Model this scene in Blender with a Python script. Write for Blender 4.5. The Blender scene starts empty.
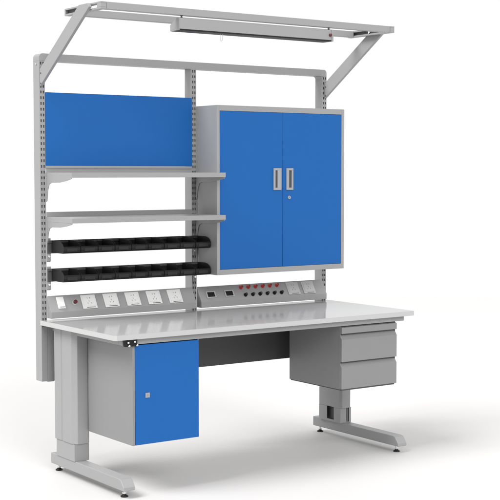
import bpy, bmesh, math, random
from mathutils import Vector, Matrix
random.seed(4)
S = bpy.context.scene
C = S.collection
PI = math.pi

# ------------------------------------------------------------------ materials
def mat(name, col, rough=0.4, metal=0.0, coat=0.0, bump=0.0, bscale=400.0, var=0.0, spec=0.5, mottle=6.0):
    m = bpy.data.materials.new(name); m.use_nodes = True
    nt = m.node_tree; b = nt.nodes['Principled BSDF']
    b.inputs['Base Color'].default_value = (*col, 1)
    b.inputs['Roughness'].default_value = rough
    b.inputs['Metallic'].default_value = metal
    b.inputs['Coat Weight'].default_value = coat
    b.inputs['Coat Roughness'].default_value = 0.08
    b.inputs['Specular IOR Level'].default_value = spec
    tc = nt.nodes.new('ShaderNodeTexCoord')
    if bump:
        n = nt.nodes.new('ShaderNodeTexNoise'); n.inputs['Scale'].default_value = bscale
        n.inputs['Detail'].default_value = 3
        bp = nt.nodes.new('ShaderNodeBump'); bp.inputs['Strength'].default_value = bump
        bp.inputs['Distance'].default_value = 0.0006
        nt.links.new(tc.outputs['Object'], n.inputs['Vector'])
        nt.links.new(n.outputs['Fac'], bp.inputs['Height'])
        nt.links.new(bp.outputs['Normal'], b.inputs['Normal'])
    if var:
        n = nt.nodes.new('ShaderNodeTexNoise'); n.inputs['Scale'].default_value = mottle
        n.inputs['Detail'].default_value = 5
        nt.links.new(tc.outputs['Object'], n.inputs['Vector'])
        mr = nt.nodes.new('ShaderNodeMapRange')
        mr.inputs['To Min'].default_value = rough - var; mr.inputs['To Max'].default_value = rough + var
        nt.links.new(n.outputs['Fac'], mr.inputs['Value'])
        nt.links.new(mr.outputs['Result'], b.inputs['Roughness'])
        mx = nt.nodes.new('ShaderNodeMapRange')
        mx.inputs['To Min'].default_value = 0.97; mx.inputs['To Max'].default_value = 1.03
        nt.links.new(n.outputs['Fac'], mx.inputs['Value'])
        vm = nt.nodes.new('ShaderNodeVectorMath'); vm.operation = 'SCALE'
        vm.inputs[0].default_value = col
        nt.links.new(mx.outputs['Result'], vm.inputs['Scale'])
        nt.links.new(vm.outputs['Vector'], b.inputs['Base Color'])
    return m

GREY = mat('grey_powder_coat', (.268, .268, .27), .42, bump=.35, bscale=900, var=.04)
TOP = mat('worktop_laminate', (.31, .31, .312), .10, bump=.03, bscale=300, var=.02, spec=.22)
BLUE = mat('blue_powder_coat', (.0035, .092, .325), .5, bump=.35, bscale=900, var=.04, spec=.25)
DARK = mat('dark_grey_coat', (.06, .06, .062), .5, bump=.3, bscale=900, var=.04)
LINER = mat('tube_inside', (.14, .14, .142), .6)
GREY_SHADED = mat('grey_powder_coat_shaded', (.20, .20, .202), .42, bump=.35, bscale=900, var=.04)  # frame's grey darkened: under-bench shade put into the colour, offsetting floor bounce
BLACK = mat('black_plastic', (.007, .007, .0075), .5, bump=.3, bscale=700, spec=.3)
SOFTBLACK = mat('charcoal_plastic', (.010, .010, .011), .5, bump=.3, bscale=700, spec=.4)
GAP = mat('gap_shade', (.02, .02, .02), .8)
CHROME = mat('polished_steel', (.75, .75, .76), .18, metal=1)
SILVER = mat('satin_silver', (.30, .31, .33), .4, metal=.2)
WHITE = mat('white_plastic', (.66, .66, .65), .3, spec=.5)
IVORY = mat('pale_grey_plastic', (.42, .42, .42), .35)
RED = mat('red_plastic', (.40, .035, .03), .35)
DRED = mat('dark_red_plastic', (.10, .012, .02), .35)
EDGE = mat('pale_edge_band', (.42, .42, .42), .3)
FLOOR = mat('white_studio_floor', (.545, .537, .533), .6, bump=.1, bscale=60, spec=.3)
CORD = mat('pale_cord', (.45, .45, .45), .6)

# ------------------------------------------------------------------ mesh helpers (world coordinates)
def box(bm, x0, x1, y0, y1, z0, z1, mi=0):
    vs = [bm.verts.new((x, y, z)) for x in (x0, x1) for y in (y0, y1) for z in (z0, z1)]
    for f in ((0,1,3,2),(4,6,7,5),(0,4,5,1),(2,3,7,6),(0,2,6,4),(1,5,7,3)):
        bm.faces.new([vs[i] for i in f]).material_index = mi

def prism(bm, pts, a, b, axis='x', mi=0):
    """extrude an outline along an axis. axis x: pts=(y,z); y: pts=(x,z); z: pts=(x,y)"""
    def mk(p, t):
        return {'x': (t, p[0], p[1]), 'y': (p[0], t, p[1]), 'z': (p[0], p[1], t)}[axis]
    A = [bm.verts.new(mk(p, a)) for p in pts]; B = [bm.verts.new(mk(p, b)) for p in pts]
    fs = [bm.faces.new(A), bm.faces.new(B[::-1])]
    n = len(pts)
    for i in range(n):
        fs.append(bm.faces.new([A[i], B[i], B[(i+1) % n], A[(i+1) % n]]))
    for f in fs: f.material_index = mi

def cyl(bm, p0, p1, r0, r1=None, n=20, mi=0):
    r1 = r0 if r1 is None else r1
    p0 = Vector(p0); p1 = Vector(p1); d = (p1-p0).normalized()
    u = d.orthogonal().normalized(); w = d.cross(u)
    A = [bm.verts.new(p0 + (u*math.cos(2*PI*i/n) + w*math.sin(2*PI*i/n))*r0) for i in range(n)]
    B = [bm.verts.new(p1 + (u*math.cos(2*PI*i/n) + w*math.sin(2*PI*i/n))*r1) for i in range(n)]
    fs = [bm.faces.new(A), bm.faces.new(B[::-1])]
    for i in range(n):
        f = bm.faces.new([A[i], B[i], B[(i+1) % n], A[(i+1) % n]]); f.smooth = True; fs.append(f)
    for f in fs: f.material_index = mi

def tube(bm, pts, r, n=8):
    for a, b in zip(pts[:-1], pts[1:]): cyl(bm, a, b, r, n=n)

def obj(name, bm, mats, parent=None, bevel=.0012, seg=2):
    bmesh.ops.recalc_face_normals(bm, faces=bm.faces[:])
    me = bpy.data.meshes.new(name)
    if parent is not None:
        r = parent
        while r.parent: r = r.parent
        if r.type == 'EMPTY':
            bm.transform(Matrix.Translation(-r.location))
    bm.to_mesh(me); bm.free()
    for m in (mats if isinstance(mats, (list, tuple)) else [mats]): me.materials.append(m)
    o = bpy.data.objects.new(name, me); C.objects.link(o)
    if parent is not None: o.parent = parent
    if bevel:
        b = o.modifiers.new('soft_edges', 'BEVEL'); b.width = bevel; b.segments = seg
        b.limit_method = 'ANGLE'; b.angle_limit = math.radians(40)
        b.harden_normals = False
    return o

def thing(name, label, cat, loc, group=None):
    o = bpy.data.objects.new(name, None); C.objects.link(o)
    o.location = loc; o.empty_display_size = .1
    o['label'] = label; o['category'] = cat
    if group: o['group'] = group
    return o

def B(*boxes):
    bm = bmesh.new()
    for b in boxes: box(bm, *b)
    return bm

# ------------------------------------------------------------------ dimensions (metres)
W, D, H = 1.798, .746, .751
# ------------------------------------------------------------------ floor
bm = bmesh.new()
R = 9
ring = [bm.verts.new((.9+R*math.cos(2*PI*i/96), .4+R*math.sin(2*PI*i/96), 0)) for i in range(96)]
bm.faces.new(ring)
fl = obj('floor', bm, FLOOR, bevel=0); fl['kind'] = 'structure'

# ================================================================== WORKBENCH
wb = thing('workbench', 'large grey steel workbench with glossy worktop, slotted uprights, shelves and overhead frame', 'workbench', (W/2, D/2, 0))

# worktop
bm = bmesh.new()
c = .010
prism(bm, [(-.0063+c, 0), (W+.0063-c, 0), (W+.0063, c), (W+.0063, D-.0005), (-.0063, D-.0005), (-.0063, c)], H-.0237, H, 'z')
wt = obj('worktop', bm, TOP, wb, 0)
bm = bmesh.new(); e = .0012
prism(bm, [(-.0063+c, -e), (W+.0063-c, -e), (W+.0063+e, c), (W+.0063+e, D-.0005), (W+.0063, D-.0005), (W+.0063, c), (W+.0063-c, 0), (-.0063+c, 0),
           (-.0063, c), (-.0063, D-.0005), (-.0063-e, D-.0005), (-.0063-e, c)], H-.0235, H-.0004, 'z')
obj('edge_band', bm, EDGE, wt, 0)

# frame under the worktop
bm = B((.045, 1.752, .030, .058, .700, .7268), (.045, 1.752, .690, .718, .700, .7268))
box(bm, .045, .075, .0585, .6895, .700, .7268); box(bm, 1.722, 1.752, .0585, .6895, .700, .7268)
obj('worktop_frame', bm, GREY, wb)

# uprights with real slots
def upright(x0):
    x1 = x0+.030; z0, z1 = .445, 2.0262
    bm = bmesh.new()
    y0, y1 = D, D+.065
    box(bm, x0, x0+.002, y0+.002, y1, z0, z1); box(bm, x1-.002, x1, y0+.002, y1, z0, z1)
    box(bm, x0+.002, x1-.002, y1-.002, y1, z0, z1)
    box(bm, x0+.002, x1-.002, y0+.002, y1-.002, z0, z0+.002)
    for a, b in ((0, .0045), (.012, .018), (.0255, .030)):
        box(bm, x0+a, x0+b, y0, y0+.002, z0, z1)
    z = .733
    pitch = .028
    for a, b in ((.0045, .012), (.018, .0255)):
        box(bm, x0+a, x0+b, y0+.0001, y0+.002, z0, z-.0135)
    while z < z1:
        zt = min(z+.0145, z1)
        for a, b in ((.0045, .012), (.018, .0255)):
            box(bm, x0+a, x0+b, y0+.0001, y0+.002, z, zt)
        z += pitch
    o = obj('upright', bm, GREY, wb, 0)
    # inner liner so that the slots read dark, as the closed tube does
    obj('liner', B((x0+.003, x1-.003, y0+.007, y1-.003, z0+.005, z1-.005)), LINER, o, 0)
    return o
for x in (0, .884, W-.030): upright(x)

# bent tube across the top
def rrect_top(x0, x1, z0, z1, r, n=8):
    pts = [(x0, z0), (x1, z0)]
    for i in range(n+1):
        a = i/n*PI/2; pts.append((x1-r+r*math.cos(a), z1-r+r*math.sin(a)))
    for i in range(n+1):
        a = PI/2+i/n*PI/2; pts.append((x0+r+r*math.cos(a), z1-r+r*math.sin(a)))
    return pts
bm = bmesh.new(); prism(bm, rrect_top(0, W, 2.0266, 2.063, .020), D, D+.065, 'y')
# gussets: rounded inner corners
for s, xx in ((1, .0305), (-1, W-.0305)):
    pts = [(xx, 2.0262)]
    for i in range(7):
        a = i/6*PI/2
        pts.append((xx+s*(.018-.018*math.sin(a)), 2.0262-.018+.018*math.cos(a)))
    prism(bm, pts, D+.002, D+.063, 'y')
obj('crossbar', bm, GREY, wb, .0015)

# screws on the uprights' outer side
for xx, sgn in ((-.0001, -1), (W+.0001, 1)):
    for z in (2.012,):
        bm = bmesh.new(); cyl(bm, (xx, D+.032, z), (xx+sgn*.003, D+.032, z), .005)
        obj('screw', bm, CHROME, wb, 0)

# lower mounting brackets that tie the uprights to the legs
for x0, x1 in ((.0305, .072), (W-.072, W-.0305)):
    bm = B((x0, x1, D+.002, D+.045, .440, .7268))
    o = obj('mounting_bracket', bm, GREY, wb, .006, 3)

# overhead frame
def side_beam(x0, x1):
    bm = bmesh.new(); z0, z1 = 2.2193, 2.2529; y0, y1 = .1525, .506
    box(bm, x0, x1, y0, y1, z1-.0075, z1); box(bm, x0, x1, y0, y1, z0, z0+.0085)
    box(bm, x0, x1, y0, y0+.036, z0+.0085, z1-.0075); box(bm, x0, x1, y1-.010, y1, z0+.0085, z1-.0075)
    o = obj('side_beam', bm, GREY, wb, .001)
    xm = (x0+x1)/2
    obj('slot_shade_plate', B((xm-.001, xm+.001, .350, y1-.0105, z0+.0087, z1-.0077)), DARK, o, 0)  # dark plate added so the slot's rear half looks shaded
    return o
side_beam(.0172, .046); side_beam(W-.046, W-.0172)
obj('front_rail', B((.0475, W-.0475, .153, .1875, 2.2195, 2.2527)), GREY, wb, .002)
obj('rear_rail', B((.0465, W-.0465, .452, .487, 2.2195, 2.2523)), GREY, wb, .002)
for x0, x1 in ((.0015, .0168), (W-.0168, W-.0015)):
    bm = bmesh.new()
    prism(bm, [(D-.0005, 1.900), (D-.0005, 1.985), (.335, 2.2525), (.250, 2.2525), (.235, 2.235)], x0, x1, 'x')
    o = obj('diagonal_strut', bm, GREY, wb, .0015)
    for z in (1.915, 1.965):
        bm = bmesh.new(); cyl(bm, (x0-.002, D-.014, z), (x1+.002, D-.014, z), .004, n=12)
        obj('screw', bm, DARK, o, 0)

# blue perforation-free back panel
bp = obj('back_panel', B((.0305, .8835, D-.006, D+.006, 1.513, 1.874)), BLUE, wb, .0015)
obj('trim', B((.0305, .8835, D-.008, D+.008, 1.500, 1.5126)), GREY, bp, .001)

# shelves with brackets
def shelf(z1):
    z0 = z1-.024
    bm = bmesh.new()
    x0, x1, y0, y1 = .0302, .915, .470, D-.0003
    box(bm, x0+.0015, x1-.0015, y0+.0015, y1, z1-.004, z1)
    box(bm, x0, x1, y0, y0+.0015, z0, z1); box(bm, x0, x0+.0015, y0+.0015, y1, z0, z1-.0005); box(bm, x1-.0015, x1, y0+.0015, y1, z0, z1-.0005)
    box(bm, x0+.0015, x1-.0015, y0+.0015, y0+.02, z0, z0+.0015)
    box(bm, x0, .8842, y1-.0035, y1-.0015, z1+.0001, z1+.024)
    s = obj('shelf', bm, GREY, wb, .0006)
    for xb in (.0304, .9085):
        bm = bmesh.new()
        yb = D-.0004
        prism(bm, [(yb, z0-.0003), (.475, z0-.0003), (.475, z0-.006), (.53, z0-.016), (.60, z0-.024), (.688, z0-.026),
                   (.712, z0-.034), (.726, z0-.060), (.736, z0-.115), (yb, z0-.120)], xb, xb+.004, 'x')
        obj('shelf_bracket', bm, GREY, s, .0008)
    return s
s1 = shelf(1.480); s2 = shelf(1.262)
for s, n in ((s1, 'upper'), (s2, 'lower')):
    s['label'] = 'grey steel shelf directly under the blue panel' if n == 'upper' else 'grey steel shelf just above the black bins'

# rails carrying the bins
for zb in (1.116, .976):
    bm = bmesh.new()
    box(bm, .0303, .9135, D-.012, D-.008, zb-.035, zb+.030)
    prism(bm, [(D-.012, zb+.018), (D-.020, zb+.018), (D-.020, zb+.028), (D-.016, zb+.030), (D-.012, zb+.030)], .032, .9135, 'x')
    r = obj('bin_rail', bm, DARK, wb, .0008)
    for xb in (.0303, .889):
        bm = bmesh.new()
        prism(bm, [(D-.0005, zb+.040), (D-.007, zb+.040), (D-.007, zb-.072), (D-.0005, zb-.078)], xb, xb+.020, 'x')
        obj('rail_bracket', bm, GREY, r, .0008)
        bm = bmesh.new(); cyl(bm, (xb+.010, D-.007, zb-.050), (xb+.010, D-.012, zb-.050), .006, n=14)
        obj('screw', bm, CHROME, r, .0006)

# modesty panel
bm = B((.120, W-.120, .600, .604, .462, .700), (.120, W-.120, .6042, .620, .462, .466))
obj('modesty_panel', bm, DARK, wb, .0008)

# legs
def leg(sx):
    """sx=+1 left leg; -1 right leg, mirrored"""
    def X(x): return x if sx > 0 else W-x
    def b(bm, xa, xb, *r):
        xa, xb = X(xa), X(xb); box(bm, min(xa, xb), max(xa, xb), *r)
    # upper column: aluminium style section with chamfers and a groove
    pts = [(.030, .670), (.030, .602), (.0335, .599), (.0335, .588), (.030, .585), (.030, .492), (.048, .465), (.106, .465), (.116, .478), (.116, .657), (.105, .670)]
    bm = bmesh.new(); prism(bm, [(X(x), y) for x, y in pts], .172, .7265, 'z')
    L = obj('leg', bm, GREY, wb, .002)
    # lower column, a hollow section with a window on its inner side and a slot in front
    z0, z1 = .0882, .1718
    bm = bmesh.new()
    b(bm, .0345, .0375, .474, .663, z0, z1)                      # outer plate
    b(bm, .0376, .110, .660, .663, z0, z1)                       # rear plate
    if sx > 0:
        b(bm, .0376, .110, .474, .477, z0, z1); b(bm, .1101, .113, .474, .6630, z0, z1)
    else:
        b(bm, .0376, .0490, .474, .477, z0, z1); b(bm, .0680, .110, .474, .477, z0, z1)
        b(bm, .0490, .0680, .474, .477, z0, z0+.004)
        b(bm, .0380, .0540, .486, .488, z0, z1)
        b(bm, .1101, .113, .474, .530, z0, z1); b(bm, .1101, .113, .592, .663, z0, z1)
        b(bm, .1101, .113, .530, .592, z0, z0+.012)
    obj('lower_column', bm, GREY, L, .0006)
    if sx < 0:
        bm = bmesh.new(); b(bm, .055, .092, .495, .640, z0+.0001, z1-.0002)
        obj('window_shade_core', bm, DARK, L, .0006)  # dark core added behind the window, standing in for shade inside the column
    bm = bmesh.new()
    outline = [(.735, .036), (.735, .088), (.050, .088), (.036, .084), (.010, .052), (.008, .036)]
    a_, b_ = sorted((X(.0385), X(.0995)))
    prism(bm, outline, a_, b_, 'x')
    obj('foot', bm, GREY, L, .003, 3)
    for y in (.0555, .7063):
        bm = bmesh.new(); xc = X(.0692)
        cyl(bm, (xc, y, .012), (xc, y, .040), .006, n=16)
        cyl(bm, (xc, y, .016), (xc, y, .022), .011, n=6)
        obj('glide_stem', bm, CHROME, L, .0004)
        bm = bmesh.new(); cyl(bm, (xc, y, 0.0002), (xc, y, .006), .018, .017, n=28); cyl(bm, (xc, y, .006), (xc, y, .012), .014, .008, n=28)
        obj('glide', bm, BLACK, L, .0006)
    return L
l1 = leg(1); l2 = leg(-1)

# black grounding socket block with four bright studs, under the left front corner
gs = obj('grounding_socket', B((.052, .118, .012, .0295, .694, .7265)), BLACK, wb, .003)
for x, z in ((.066, .714), (.071, .699), (.100, .716), (.112, .700)):
    bm = bmesh.new(); cyl(bm, (x, .0118, z), (x, .003, z), .0055, .0045, n=16)
    obj('stud', bm, CHROME, gs, .0008)

# ================================================================== HANGING CABINET
x0, x1, y0, y1, z0, z1 = .9135, 1.768, .549, .7457, .945, 1.8305
hc = thing('wall_cabinet', 'large grey wall cabinet with two blue doors, hung above the right half of the worktop', 'cabinet', ((x0+x1)/2, (y0+y1)/2, z0))
t = .0175
bm = bmesh.new()
box(bm, x0, x0+t, y0, y1, z0, z1); box(bm, x1-.020, x1, y0, y1, z0, z1)
box(bm, x0+t, x1-.020, y0, y1, z1-.029, z1); box(bm, x0+t, x1-.020, y0, y1, z0, z0+.0275)
box(bm, x0+t, x1-.020, y1-.003, y1, z0+.0275, z1-.029)
obj('carcass', bm, GREY, hc, .001)
obj('gap_shade_sheet', B((x0+t, x1-.020, y0+.021, y0+.023, z0+.0276, z1-.0292)), GAP, hc, 0)  # near-black sheet behind the doors, painting shade into their gaps
dz0, dz1 = z0+.0285, z1-.030
dl = obj('door', B((x0+t+.001, 1.3405, y0+.0005, y0+.019, dz0, dz1)), BLUE, hc, .0015)
dr = obj('door', B((1.3435, x1-.021, y0+.0005, y0+.019, dz0, dz1)), BLUE, hc, .0015)
def handle(xa, xb, oa, ob, parent):
    bm = bmesh.new(); za, zb = 1.387, 1.504; ya, yb = y0-.006, y0+.0003
    box(bm, xa, xb, ya, yb, zb-.012, zb); box(bm, xa, xb, ya, yb, za, za+.012)
    box(bm, xa, oa, ya, yb, za+.012, zb-.012); box(bm, ob, xb, ya, yb, za+.012, zb-.012)
    box(bm, oa, ob, yb-.0012, yb-.0002, za+.012, zb-.012, 1)
    obj('handle', bm, [SILVER, DARK], parent, .0008)
handle(1.276, 1.328, 1.288, 1.302, dl)
handle(1.362, 1.408, 1.379, 1.397, dr)
bm = bmesh.new(); cyl(bm, (1.383, y0+.0003, 1.346), (1.383, y0-.005, 1.346), .010, .009, n=24); box(bm, 1.3822, 1.3838, y0-.0055, y0-.0049, 1.341, 1.351, 1)
obj('lock', bm, [SILVER, BLACK], dr, .0008)

# ================================================================== LOCKER under the left end
x0, x1, y0, y1, z0, z1 = .1000, .4600, .030, .452, .234, .6995
lk = thing('under_bench_cupboard', 'small grey cupboard with one blue door, hung beneath the left end of the worktop', 'cupboard', ((x0+x1)/2, (y0+y1)/2, z0))
bm = bmesh.new()
box(bm, x0, x0+.013, y0, y1, z0, z1); box(bm, x1-.004, x1, y0+.002, y1, z0, z1)
box(bm, x0+.013, x1-.004, y0+.0195, y1, z0, z0+.006); box(bm, x0+.013, x1-.004, y0+.0195, y1, z1-.003, z1)
box(bm, x0+.013, x1-.004, y1-.003, y1, z0+.006, z1-.003)
obj('carcass', bm, GREY_SHADED, lk, .001)
dr2 = obj('door', B((x0+.0145, x1-.0005, y0-.001, y0+.018, z0+.001, z1-.004)), BLUE, lk, .0015)
bm = B((.166, .188, y0-.006, y0-.0012, .451, .473)); cyl(bm, (.177, y0-.006, .462), (.177, y0-.0072, .462), .009, .0085, n=24); box(bm, .1762, .1778, y0-.0075, y0-.0069, .457, .467, 1)
obj('lock', bm, [SILVER, BLACK], dr2, .0008)

# ================================================================== DRAWER UNIT under the right end
x0, x1, y0, y1 = 1.329, 1.703, .030, .472
du = thing('drawer_unit', 'grey steel drawer unit hung beneath the right end of the worktop', 'drawer unit', ((x0+x1)/2, (y0+y1)/2, .372))
bm = bmesh.new()
box(bm, x0+.001, x0+.003, y0+.012, y1, .372, .6995); box(bm, x1-.003, x1-.001, y0+.012, y1, .372, .6995)
box(bm, x0+.003, x1-.003, y0+.030, y1, .378, .380); box(bm, x0+.003, x1-.003, y1-.002, y1, .380, .6995)
box(bm, x0+.003, x1-.003, y0+.032, y1-.002, .696, .6995)
obj('carcass', bm, GREY_SHADED, du, .0006)
obj('inner_frame', B((x0+.0035, x1-.0035, y0+.026, y0+.029, .381, .695)), DARK, du, 0)
obj('base_strip', B((x0+.006, x1-.010, y0+.006, y1-.004, .366, .3735)), DARK, du, .001)
def drawer(za, zb, lip=.024):
    bm = bmesh.new()
    ya = y0; d = .024
    prism(bm, [(ya, za), (ya, zb-lip), (ya+.017, zb-.002), (ya+d, zb-.002), (ya+d, za+.004), (ya+.006, za)], x0, x1, 'x')
    o = obj('drawer', bm, GREY_SHADED, du, .0015)
    bm = bmesh.new()
    prism(bm, [(ya+.0175, zb-.0018), (ya+.0240, zb-.0018), (ya+.0240, zb+.0024), (ya+.0175, zb+.0024)], x0+.004, x1-.004, 'x')
    obj('finger_pull', bm, DARK, o, 0)
    return o
drawer(.374, .508); drawer(.514, .653); d3 = drawer(.659, .697, .006)
d3['label'] = 'shallow top drawer front'

# ================================================================== SOCKET CONSOLES
PT, PB = Vector((0, .7445, .870)), Vector((0, .700, .792))
dirv = (PB-PT).normalized(); nrm = Vector((0, dirv.z, -dirv.y))
if nrm.z < 0: nrm = -nrm
LEN = (PB-PT).length
def sp(x, s, h): return Vector((x, 0, 0)) + PT + dirv*s + nrm*h
def sbox(bm, xa, xb, sa, sb, ha, hb, mi=0):
    vs = [bm.verts.new(sp(x, s, h)) for x in (xa, xb) for s in (sa, sb) for h in (ha, hb)]
    for f in ((0,1,3,2),(4,6,7,5),(0,4,5,1),(2,3,7,6),(0,2,6,4),(1,5,7,3)):
        bm.faces.new([vs[i] for i in f]).material_index = mi
def scyl(bm, x, s, ha, hb, r0, r1=None, n=16, mi=0): cyl(bm, sp(x, s, ha), sp(x, s, hb), r0, r1, n, mi)
def console(xa, xb, label):
    r = thing('socket_console', label, 'power console', ((xa+xb)/2, .71, .774), None)
    bm = bmesh.new()
    prism(bm, [(.7445, .870), (.700, .792), (.700, .7605), (.7445, .7605)], xa, xb, 'x')
    obj('housing', bm, GREY, r, .001)
    for xt in (xa+.006, xb-.020):
        obj('mounting_tab', B((xt, xt+.014, .7446, .7458, .790, .860)), GREY, r, .0004)
    return r
def socket(xa, r, lab=None, m=WHITE):
    w = .082
    bm = bmesh.new(); sbox(bm, xa, xa+w, .009, .084, .0003, .006)
    o = obj('socket', bm, m, r, .002, 3)
    bm = bmesh.new(); sbox(bm, xa+.008, xa+w-.008, .015, .071, .006, .0076)
    obj('socket_face', bm, IVORY if m is IVORY else WHITE, o, .0008)
    bm = bmesh.new(); xc = xa+w/2
    for dx in (-.007, .007): sbox(bm, xc+dx-.0012, xc+dx+.0012, .024, .031, .0075, .0079)
    for dx, a in ((-.009, 0), (.009, 0)): sbox(bm, xc+dx-.0012, xc+dx+.0012, .052, .059, .0075, .0079)
    sbox(bm, xc-.0012, xc+.0012, .041, .048, .0075, .0079)
    obj('socket_holes', bm, LINER, o, 0)
    bm = bmesh.new(); sbox(bm, xa+.022, xa+w-.012, .0765, .0795, .0059, .0066)
    obj('catch', bm, DARK, o, 0)
    if lab: o['label'] = lab
    return o
ca = console(.0305, .8825, 'grey sloping power console with five white sockets, at the left rear of the worktop')
for k in range(5): socket(.2085+.1275*k, ca)
bm = bmesh.new(); sbox(bm, .074, .114, .010, .074, .0003, .005)
sw = obj('switch', bm, WHITE, ca, .0015)
bm = bmesh.new(); sbox(bm, .080, .110, .042, .068, .005, .014)
obj('rocker', bm, WHITE, sw, .003, 3)
bm = bmesh.new(); scyl(bm, .170, .046, .0003, .004, .014, .013, 24)
bt = obj('button', bm, IVORY, ca, .0006)
bm = bmesh.new(); scyl(bm, .170, .046, .004, .012, .006, .006, 16); scyl(bm, .170, .046, .012, .020, .010, .009, 20)
obj('button_cap', bm, DRED, bt, .001)

cb = console(.9145, 1.7675, 'grey sloping power console with meters, red and black terminals, under the wall cabinet')
for xa in (1.500, 1.608): socket(xa, cb, m=IVORY)
for xa in (.957, 1.076):
    bm = bmesh.new(); w = .060
    sbox(bm, xa, xa+w, .032, .037, .0003, .005); sbox(bm, xa, xa+w, .065, .070, .0003, .005)
    sbox(bm, xa, xa+.007, .037, .065, .0003, .005); sbox(bm, xa+w-.007, xa+w, .037, .065, .0003, .005)
    m_ = obj('meter', bm, IVORY, cb, .0008)
    bm = bmesh.new(); sbox(bm, xa+.0072, xa+w-.0072, .0372, .0648, .0003, .003)
    obj('display', bm, BLACK, m_, .0004)
for k in range(6):
    for (xs, xe, s, m, nm) in ((1.192, 1.436, .021, RED, 'red terminal'), (1.208, 1.453, .066, BLACK, 'black terminal')):
        x = xs+(xe-xs)*k/5
        bm = bmesh.new(); scyl(bm, x, s, .0003, .006, .0105, .0105, 18); scyl(bm, x, s, .006, .019, .0085, .007, 18)
        o = obj('terminal', bm, m, cb, .0008); o['label'] = nm
        bm = bmesh.new(); scyl(bm, x, s, .0191, .0212, .0045, .0035, 12)
        obj('terminal_tip', bm, DARK, o, 0)

# ================================================================== HANGING LAMP
Y0 = .155; lx0, lx1 = .436, 1.368
lp = thing('hanging_lamp', 'long grey strip lamp hung on short hooks from the overhead front rail', 'lamp', ((lx0+lx1)/2, Y0+.04, 2.152))
bm = bmesh.new()
prof = [(Y0, 2.156), (Y0, 2.207), (Y0+.020, 2.209), (Y0+.080, 2.178), (Y0+.080, 2.156)]
prism(bm, prof, lx0+.002, lx1-.0125, 'x')
obj('housing', bm, GREY, lp, .0015)
for a, b in ((lx0, lx0+.0018), (lx1-.0122, lx1)):
    bm = bmesh.new(); prism(bm, [(y+(-.0008 if y == Y0 else .0008), z+(.0008 if z > 2.16 else -.006)) for y, z in prof], a, b, 'x')
    obj('end_cap', bm, GREY, lp, .0006)
bm = B((lx0+.0022, lx1-.0128, Y0+.001, Y0+.078, 2.1495, 2.1558))
obj('diffuser', bm, BLACK, lp, .0008)
bm = bmesh.new(); cyl(bm, (lx1-.022, Y0-.0002, 2.181), (lx1-.022, Y0-.010, 2.181), .008, .007, n=18)
obj('switch_knob', bm, DRED, lp, .0008)
for x in (lx0+.022, lx1-.020):
    bm = bmesh.new(); tube(bm, [(x, Y0+.014, 2.205), (x, Y0+.014, 2.2192)], .0022, 10)
    cyl(bm, (x, Y0+.014, 2.2155), (x, Y0+.014, 2.2193), .006, n=14); cyl(bm, (x, Y0+.014, 2.2085), (x, Y0+.014, 2.2115), .006, n=14)
    obj('hook', bm, DARK, lp, 0)
bm = bmesh.new(); xc = .683
pts = [(xc-.006, Y0+.012, 2.1496)] + [(xc-.006*math.cos(a), Y0+.012, 2.120-.007*math.sin(a)) for a in [i*PI/10 for i in range(11)]] + [(xc+.006, Y0+.012, 2.1496)]
tube(bm, pts, .0011, 8)
obj('pull_cord', bm, CORD, lp, 0)

# ================================================================== BINS
def make_bin():
    w = .0925; h = .060; d = .128
    r = bpy.data.objects.new('storage_bin', None); C.objects.link(r)
    side = [(0, h), (0, 0), (-d+.010, 0), (-d+.003, .006), (-d, .016), (-d+.001, .030), (-d+.010, .044), (-d+.030, .055), (-d+.052, h)]
    t = .0022
    bm = bmesh.new()
    prism(bm, side, 0, t, 'x'); prism(bm, side, w-t, w, 'x')
    box(bm, t, w-t, -d+.011, 0, .0001, t); box(bm, t, w-t, -t, 0, t, h-.0001)
    # front wall and its lip
    prism(bm, [(-d+.0105, .0003), (-d+.0033, .0062), (-d+.0003, .016), (-d+.0012, .029), (-d+.005, .034), (-d+.0075, .034), (-d+.0035, .028), (-d+.0028, .017), (-d+.0055, .0075), (-d+.0115, .0025)], t, w-t, 'x')
    # rim on the side walls
    box(bm, -.0012, 0, -d+.054, -.001, h-.004, h+.0004); box(bm, w, w+.0012, -d+.054, -.001, h-.004, h+.0004)
    # hanging lip at the back
    box(bm, .012, w-.012, .0001, .0035, h-.012, h-.006)
    o = obj('bin_body', bm, BLACK, r, .0008)
    bm = B((.018, w-.018, -d-.0014, -d+.0002, .010, .026))
    obj('label_holder', bm, SOFTBLACK, r, .0005)
    return r
ords = ['first', 'second', 'third', 'fourth', 'fifth', 'sixth', 'seventh', 'eighth', 'ninth']
proto = make_bin()
first = True
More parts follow.
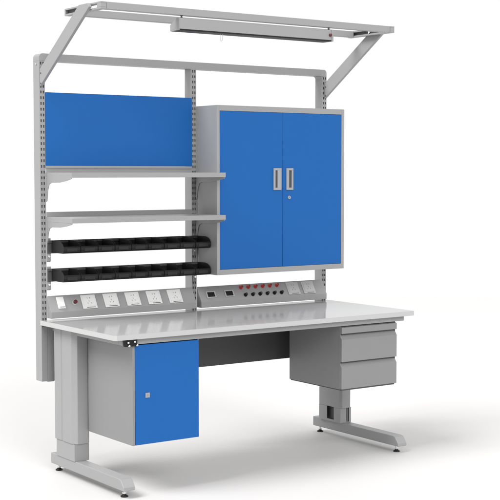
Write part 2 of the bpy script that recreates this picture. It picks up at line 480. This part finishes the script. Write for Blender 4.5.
for row, (zb, rn) in enumerate(((1.0855, 'upper'), (.9455, 'lower'))):
    for k in range(9):
        if first: o = proto; first = False
        else:
            o = proto.copy(); C.objects.link(o)
            for ch in list(proto.children):
                c2 = ch.copy(); C.objects.link(c2); c2.parent = o
        o.location = (.0505+k*.0958, .7285, zb)
        if k == 0: pos = 'leftmost'
        elif k == 8: pos = 'rightmost'
        elif k == 4: pos = 'middle (fifth)'
        elif k < 4: pos = ords[k]+' from left'
        else: pos = ords[8-k]+' from right'
        o['label'] = 'black plastic storage bin, %s in the %s row of nine' % (pos, rn)
        o['category'] = 'storage bin'
        o['group'] = 'black storage bins hung on two rails'

# ================================================================== LIGHT
w = bpy.data.worlds.new('World'); S.world = w; w.use_nodes = True
bg = w.node_tree.nodes['Background']; bg.inputs['Color'].default_value = (1, 1, 1, 1); bg.inputs['Strength'].default_value = 1.0

def area(name, loc, target, size, power, col=(1, 1, 1)):
    l = bpy.data.lights.new(name, 'AREA'); l.shape = 'DISK'; l.size = size; l.energy = power; l.color = col
    o = bpy.data.objects.new(name, l); C.objects.link(o); o.location = loc
    o.rotation_euler = (Vector(target)-Vector(loc)).to_track_quat('-Z', 'Y').to_euler()
    return o
def far_light(name, az, el, dist, size, K, col=(1, 1, 1)):
    a, e = math.radians(az), math.radians(el)
    t = Vector((.9, .37, .6))
    p = t + Vector((math.cos(e)*math.cos(a), math.cos(e)*math.sin(a), math.sin(e)))*dist
    area(name, p, t, size, K*PI*PI*dist*dist, col)
far_light('left_softbox', 174, 52, 60, 32, 1.1, (1, .995, .985))
far_light('front_softbox', 262, 30, 60, 32, .56)

# ================================================================== CAMERA
cam = bpy.data.cameras.new('camera'); co = bpy.data.objects.new('camera', cam); C.objects.link(co)
co.location = (-2.8355, -5.0288, 1.4804)
co.rotation_euler = (PI/2-.05993, 0, -.61732)
cam.sensor_width = 36; cam.lens = 1290.87/500*36; cam.clip_start = .05; cam.clip_end = 300
S.camera = co
S.view_settings.view_transform = 'Standard'; S.view_settings.look = 'None'
S.view_settings.exposure = 0; S.view_settings.gamma = 1
S.render.engine = 'CYCLES'
S.render.resolution_x = S.render.resolution_y = 1024
